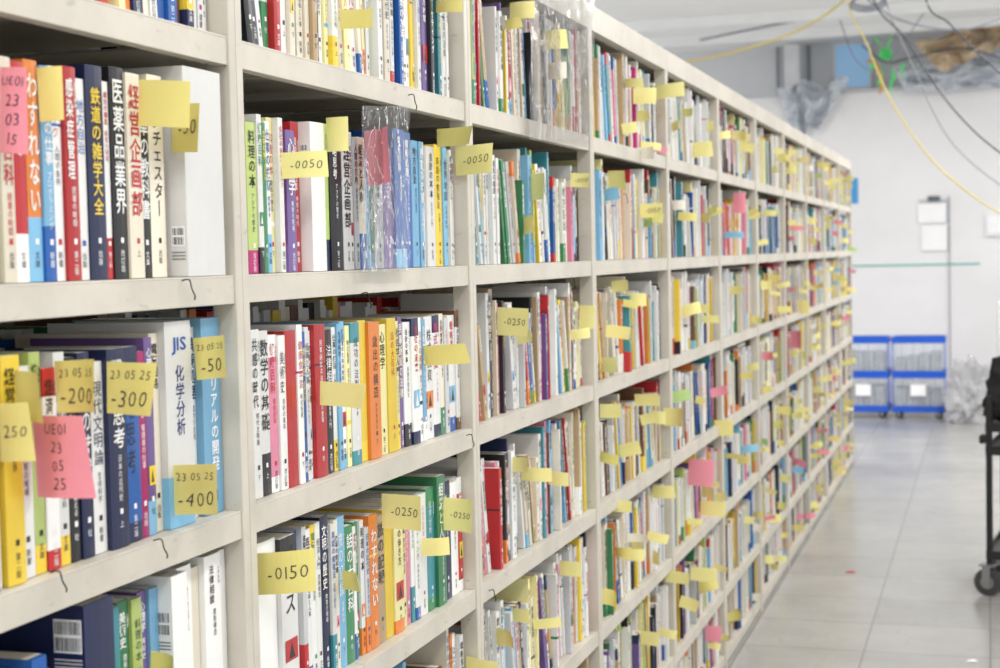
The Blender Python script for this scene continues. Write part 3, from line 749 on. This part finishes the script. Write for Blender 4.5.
child_flat('board',919,948,199,223,WY-.001,.012,mat('grey_board',(196,199,206),.5),root)
child_flat('paper_sheet',918,946,203,223,WY-.02,.004,M_PAPER,root)
child_flat('lower_backing',923,950,226,252,WY-.001,.008,mat('pocket_edge',(205,207,212),.5),root)
child_flat('lower_sheet',922,947,225,251,WY-.016,.004,M_PAPER,root)
child_flat('clip',928,940,196,201,WY-.026,.02,mat('clip_dark',(90,92,98),.4),root)
pp=at(947,250,Y=WY-.03)
obj('thin_pole',cyl((pp.x+.02,WY-.03,0.001),(pp.x+.02,WY-.03,pp.z+.5),.006,10).mesh('thin_pole',False,mat('grey_rod',(160,163,170),.5)),label='thin grey metal rod running down the wall',category='pole')
root=empty('wall_switch_box',at(995,236,Y=WY),label='white plastic switch box mounted on the wall',category='switch box')
child_flat('housing',986,1004,213,236,WY,.05,mat('switch_plastic',(238,240,242),.4),root)
child_flat('cover_plate',988,1002,216,233,WY-.05,.006,M_PAPER,root)

# ------------------------------------------------------------ crates on dollies
M_CRATE=film('translucent_crate_plastic',.18,.5,(214,222,233),.15,.1)
M_CONT=mat('grey_contents',(188,191,194),.7,.35,20)
def caster(parent,x,y,z,r,rot=0,wm=None):
    c=bpy.data.objects.new('caster',None); c.location=(x,y,z); link(c,parent); c.rotation_euler=(0,0,rot)
    obj('wheel',cyl((-r*.35,0,0),(r*.35,0,0),r,24).mesh('wheel',False,wm or M_DARK,False),parent=c)
    obj('hub',cyl((-r*.38,0,0),(r*.38,0,0),r*.5,16).mesh('hub',False,M_CHROME,False),parent=c)
    obj('fork',boxes('fork',[(-r*.55,-r*.42,-r*.3,r*.3,-r*.2,r*1.25),(r*.42,r*.55,-r*.3,r*.3,-r*.2,r*1.25),(-r*.6,r*.6,-r*.5,r*.5,r*1.2,r*1.35)],M_CHROME),parent=c)
    return c
CY=13.95
def stack(px0,px1,Y):
    a=at(px0,400,Y=Y).x; b2=at(px1,400,Y=Y).x; w=b2-a-.014; dp=.36; cx=(a+b2)/2
    dz=.1
    r=empty('crate_dolly',(cx,Y+dp/2,0),label='blue plastic dolly on four casters carrying clear crates',category='dolly',group='blue dollies by the wall')
    fr=[(-w/2,w/2,-dp/2,-dp/2+.05,.055,dz),(-w/2,w/2,dp/2-.05,dp/2,.055,dz),(-w/2,-w/2+.05,-dp/2+.05,dp/2-.05,.055,dz),(w/2-.05,w/2,-dp/2+.05,dp/2-.05,.055,dz),(-.03,.03,-dp/2+.05,dp/2-.05,.06,dz)]
    o=obj('frame',boxes('frame',fr,M_BLUE),parent=r); bev(o,.006,2)
    for sx in (-1,1):
        for sy in (-1,1): caster(r,sx*(w/2-.06),sy*(dp/2-.06),.028,.028,1.3)
    z=dz+.001; H=.305
    def ring(z0,z1,e):
        g=Geo(); g.box(-w/2,w/2,-dp/2,-dp/2+e,z0,z1);g.box(-w/2,w/2,dp/2-e,dp/2,z0,z1);g.box(-w/2,-w/2+e,-dp/2+e,dp/2-e,z0,z1);g.box(w/2-e,w/2,-dp/2+e,dp/2-e,z0,z1); return g
    for i in range(2):
        c=empty('folding_crate',(cx,Y+dp/2,z),label='clear folding crate with blue rims holding pale grey goods',category='crate',group='stacked folding crates by the wall')
        obj('top_rim',ring(H-.05,H,.02).mesh('top_rim',False,M_BLUE),parent=c)
        obj('base_rim',ring(0,.012,.02).mesh('base_rim',False,M_BLUE),parent=c)
        g=Geo()
        x0,x1,y0,y1=-w/2+.006,w/2-.006,-dp/2+.006,dp/2-.006; th=.004
        g.box(x0,x1,y0,y0+th,.012,H-.05);g.box(x0,x1,y1-th,y1,.012,H-.05);g.box(x0,x0+th,y0+th,y1-th,.012,H-.05);g.box(x1-th,x1,y0+th,y1-th,.012,H-.05)
        g.box(x0+.016,x1-.016,y0+.016,y1-.016,0,.006)
        for q in (-.3,-.1,.1,.3): g.box(q*w-.004,q*w+.004,y0-.004,y0,.012,H-.05)
        obj('side_panel',g.mesh('side_panel',False,M_CRATE),parent=c)
        for q in (-1,1):
            obj('corner_post',boxes('corner_post',[(q*(w/2-.006)-.005,q*(w/2-.006)+.005,-dp/2,-dp/2+.012,.012,H-.05)],M_BLUE),parent=c)
        gg=Geo(); hb=rn.uniform(.12,.19)
        for s in range(4):
            xx=-w/2+.03+s*(w-.06)/4; gg.box(xx,xx+(w-.06)/4-.008,-dp/2+.04,dp/2-.05,.008,hb+rn.uniform(-.03,.03))
        obj('packed_goods',gg.mesh('packed_goods',False,M_CONT),parent=c)
        if i==0:
            obj('paper_label',boxes('paper_label',[(-.07,.06,-dp/2-.008,-dp/2-.005,.1,.2)],M_PAPER),parent=c)
        z+=H+.001
stack(838,890,CY)
stack(891,947,CY)
def blob(name,sx,sy,sz,seed,mt,amp=.22,sub=4,crease=.7,flatn=True):
    bm=bmesh.new(); bmesh.ops.create_icosphere(bm,subdivisions=sub,radius=1)
    for v in bm.verts:
        n=MN.noise(v.co*1.8+Vector((seed,0,0)))*amp+abs(MN.noise(v.co*5+Vector((0,seed,0))))*amp*crease+abs(MN.noise(v.co*11+Vector((seed,seed,0))))*amp*crease*.5
        v.co*=1+n
        v.co.x*=sx; v.co.y*=sy; v.co.z*=sz
        if v.co.z<-sz*.8: v.co.z=-sz*.8
    me=bpy.data.meshes.new(name); bm.to_mesh(me); bm.free(); me.materials.append(mt)
    for p in me.polygons: p.use_smooth=flatn
    return me
pb=at(970,418,Y=CY-.25)
obj('plastic_bag',blob('plastic_bag',.18,.13,.27,14,film('bag_plastic',.8,1.0,(184,184,188),.08,.8,7),.36,4,1.3,False),(pb.x+.02,CY-.25,.218),label='crumpled clear plastic bag lying on the floor',category='plastic bag')
M_SHEET=film('hanging_film',.85,1.0,(214,220,228),.12,.7,7)
obj('hanging_plastic_sheet',sheet(at(792,134,Y=WY-.14),at(822,126,Y=WY-.14),at(776,88,Y=WY-.1),at(850,78,Y=WY-.1),.12,M_SHEET,7,n=16,m=14,fold=1.2),label='bunched translucent plastic sheet hanging over the partition',category='plastic sheet')
obj('hanging_brown_film',sheet(at(940,72,Y=WY-.5),at(1008,44,Y=WY-.5),at(914,44,Y=WY-.5),at(1008,14,Y=WY-.5),.16,film('brown_film',.8,1.0,(206,182,146),.12,.7,7),12,n=18,m=12,fold=1.0),label='brownish translucent film draped near the ceiling',category='plastic film')
obj('hanging_grey_film',sheet(at(905,92,Y=WY-.2),at(1006,86,Y=WY-.2),at(892,66,Y=WY-.2),at(1006,54,Y=WY-.2),.12,M_SHEET,22,n=20,m=12,fold=1.0),label='pale plastic film draped along the partition top',category='plastic film')
pg=at(886,64,Y=WY-.6)
def ribbon(g,pts,w,ph):
    P=[Vector(p) for p in pts]; n=len(P)
    vs=[];fs=[]
    for i,p in enumerate(P):
        a=i*.5+ph; dv=Vector((math.cos(a),.5*math.sin(a),.5*math.sin(a)))*w
        vs+= [tuple(p-dv),tuple(p+dv)]
    for i in range(n-1): fs.append((2*i,2*i+1,2*i+3,2*i+2))
    g.addm(vs,fs,(1,1,1))
g=Geo(); rg=random.Random(33)
for s in range(3):
    ph=rg.uniform(0,6.28); rad=rg.uniform(.02,.045); pts=[]
    for j in range(12):
        a=ph+j*.55; pts.append(pg+Vector((rad*math.cos(a),rg.uniform(-.04,.04),.09+rad*math.sin(a))))
    ribbon(g,pts,.013,ph)
for s,(dx,ln_) in enumerate(((-.13,.16),(-.05,.30),(.05,.38),(.14,.22))):
    pts=[pg+Vector((dx*min(1,j/4)+.015*math.sin(j*1.3+s),.02*s,.09-ln_*j/9)) for j in range(10)]
    ribbon(g,pts,.014,0.3*s)
for s,(dx,ln_) in enumerate(((-.07,.15),(.04,.18))):
    pts=[pg+Vector((dx*j/6,0,.10+ln_*j/9)) for j in range(10)]
    ribbon(g,pts,.011,s)
obj('green_tape',g.mesh('green_tape',False,mat('green_tape_plastic',(60,232,112),.5)),label='bright green tape tied around hanging cables',category='tape')
g=tube([pg+Vector((-.16,-.12,.02)),pg+Vector((-.08,-.12,0)),pg+Vector((-.03,-.12,-.16)),pg+Vector((-.05,-.12,-.27))],.011,8,6)
obj('orange_cord',g.mesh('orange_cord',False,mat('orange_cord_plastic',(205,140,60),.6)),label='orange cord hanging below the green tape',category='cord')

# cables
M_YC=mat('yellow_cable',(222,202,100),.5,.1); M_BC=mat('black_cable',(50,54,66),.5,.1); M_GC=mat('grey_cable',(130,135,146),.5)
def cable(pts,r,m,label):
    P=[at(px,py,Y=Y) for px,py,Y in pts]
    for e,ix in ((0,0),(-1,len(P))):
        q=P[e]
        if pts[e][1]<5 and q.z<CZ-.02: P.insert(ix,Vector((q.x,q.y,CZ-.002)))
    obj('power_cable',tube(P,r,8,10).mesh('power_cable',False,m,True),label=label,category='cable',group='cables slung under the ceiling')
cable([(686,62,13.4),(735,52,13.2),(790,34,12.9),(825,15,12.6),(850,-6,12.3)],.009,M_YC,'yellow power cable slung under the ceiling')
cable([(848,0,9.5),(866,42,9.3),(888,95,9.1),(925,152,8.9),(965,190,8.7),(1006,217,8.5)],.0045,M_YC,'yellow power cable hanging down in a long curve')
cable([(872,-6,9),(905,38,8.8),(940,92,8.6),(975,132,8.4),(1006,157,8.2)],.0045,M_BC,'black power cable hanging in a loose curve')
cable([(925,-6,8.5),(950,24,8.3),(980,55,8.1),(1006,78,7.9)],.0045,M_BC,'black power cable near the ceiling')
cable([(885,-6,9.4),(910,60,9.2),(950,140,9.0),(1006,190,8.8)],.0035,M_GC,'thin grey data cable hanging in a curve')
cable([(862,-6,12),(900,20,12),(960,30,12),(1006,16,12)],.006,M_GC,'thin grey data cable under the ceiling')
cable([(700,40,14),(790,22,13.8),(880,10,13.6),(1006,-2,13.4)],.01,M_GC,'grey cable running below the ceiling')
cable([(862,45,14.2),(885,62,14),(910,58,13.9),(960,48,13.8),(1006,60,13.7)],.007,M_BC,'dark cable looping past the green tape')
cable([(840,20,13.5),(856,60,13.5),(880,70,13.6),(905,40,13.7),(935,-4,13.8)],.005,M_GC,'grey cable loop drooping below the ceiling')
pc=at(868,4,Y=11.5); g=Geo()
for i in range(4):
    tube([pc+Vector(((.13-.008*i)*math.cos(a),.05*math.sin(a)+.01*i,.06*math.sin(a)+i*.014)) for a in [j*math.pi/8 for j in range(17)]],.006,6,2,g)
tube([pc+Vector((0,.0,.05)),Vector((pc.x,pc.y,CZ-.001))],.004,6,1,g)
obj('cable_coil',g.mesh('cable_coil',False,M_GC,True),label='coiled grey cable tied beneath the ceiling',category='cable')

# ------------------------------------------------------------ trolley
cy0=6.88
px_=at(988,500,Y=cy0).x
W2,D2=.3,.26
root=empty('utility_trolley',(px_+W2+.035,cy0+D2,0),label='black steel trolley on casters loaded with a dark bag',category='trolley')
root.rotation_euler=(0,0,-.12)
for sx in (-1,1):
    for sy in (-1,1):
        o=obj('post',boxes('post',[(-.013,.013,-.013,.013,.13,.86)],M_BLACKMETAL),(sx*W2,sy*D2,0),parent=root); bev(o,.003)
        caster(root,sx*W2-.005,sy*D2,.058,.058,1.3,M_GREYW)
for z in (.17,.62,.72):
    g=Geo(); g.box(-W2,W2,-D2,D2,z,z+.006); g.box(-W2-.012,W2+.012,-D2-.016,-D2-.008,z-.014,z+.025);g.box(-W2-.012,W2+.012,D2+.008,D2+.014,z-.012,z+.025)
    g.box(-W2-.016,-W2-.008,-D2,D2,z-.014,z+.025);g.box(W2+.008,W2+.014,-D2,D2,z-.012,z+.025)
    obj('deck',g.mesh('deck',False,M_BLACKMETAL),parent=root)
o=obj('corner_bumper',boxes('corner_bumper',[(-W2-.04,-W2-.012,-D2-.02,-D2+.05,.655,.69)],M_DARK),parent=root); bev(o,.006)
M_FAB=mat('black_fabric',(24,24,28),.85,.2,30,bump=.3)
bg_=empty('black_bag',(px_+.22,cy0+.2,.727),label='black fabric bag slumped on top of the trolley',category='bag')
obj('bag_body',blob('bag_body',.22,.12,.165,19,M_FAB,.24),(0,0,.133),parent=bg_)
obj('bag_flap',sheet((-.24,-.11,.04),(.15,-.14,.06),(-.2,-.09,.29),(.12,-.09,.31),.02,M_FAB,5,fold=.4),parent=bg_)
o=obj('white_box',boxes('white_box',[(0,.3,-.045,.045,0,.5)],M_PAPER),(px_+.045,cy0+.40,.748),label='white cardboard box standing on the trolley',category='box'); bev(o,.004)
def scrap(px,py,s,m,label):
    p=at(px,py,Z=.001); g=Geo(); vs=[(-s,-s*.6,0),(s*.2,-s*.8,.002),(s,-s*.1,0.0),(s*.5,s*.7,.003),(-s*.7,s*.5,.001)]
    g.addm(vs,[(0,1,2,3,4)],(1,1,1)); obj('paper_scrap',g.mesh('paper_scrap',False,m),(p.x,p.y,.0012),label=label,category='paper scrap',group='scraps on the floor')
scrap(851,572,.025,mat('red_scrap',(190,60,60),.6),'small red scrap lying on the floor tiles')
scrap(972,661,.02,M_PAPER,'small white paper scrap lying on the floor tiles')

# ------------------------------------------------------------ lights
M_TUBE=mat('lamp_tube_glow',(255,255,255),.5,emit=(250,252,255),es=6)
M_HOUS=mat('lamp_housing',(235,236,238),.4)
for i,(lx,ly,en) in enumerate([(.6,.2,36),(.6,2.8,36),(.6,5.4,36),(.6,8.0,40),(.6,10.9,74),(-2.2,10.9,76),(3.0,1.5,32),(3.0,5.5,34),(2.6,10.9,74),(-.5,-1.0,36)]):  # far end: extra unseen lamps added and boosted to brighten the upper back wall
    root=empty('ceiling_lamp',(lx,ly,CZ),label='long white fluorescent ceiling lamp with two tubes',category='ceiling lamp',group='fluorescent ceiling lamps')
    obj('lamp_housing',boxes('lamp_housing',[(-.12,.12,-.62,.62,-.05,-.001)],M_HOUS),parent=root)
    for sx in (-.06,.06):
        obj('lamp_tube',cyl((sx,-.58,-.068),(sx,.58,-.068),.014,12).mesh('lamp_tube',False,M_TUBE,True),parent=root)
    ld=bpy.data.lights.new('lamp_light','AREA'); ld.shape='RECTANGLE'; ld.size=.4; ld.size_y=1.2; ld.energy=en; ld.color=(1,.98,.95)
    lo=bpy.data.objects.new('lamp_light',ld); lo.location=(0,0,-.1); link(lo,root)
w=bpy.data.worlds.new('world'); scene.world=w; w.use_nodes=True
bg=w.node_tree.nodes['Background']; bg.inputs[0].default_value=(.98,.985,1,1); bg.inputs[1].default_value=1.1

# ------------------------------------------------------------ camera
cd=bpy.data.cameras.new('camera'); cam=bpy.data.objects.new('camera',cd); COL.objects.link(cam)
cd.sensor_width=36; cd.lens=F*36/1000
cam.matrix_world=Matrix.Translation(CAM)@RM.to_4x4()
cd.dof.use_dof=True; cd.dof.focus_distance=2.4; cd.dof.aperture_fstop=7.0
scene.camera=cam
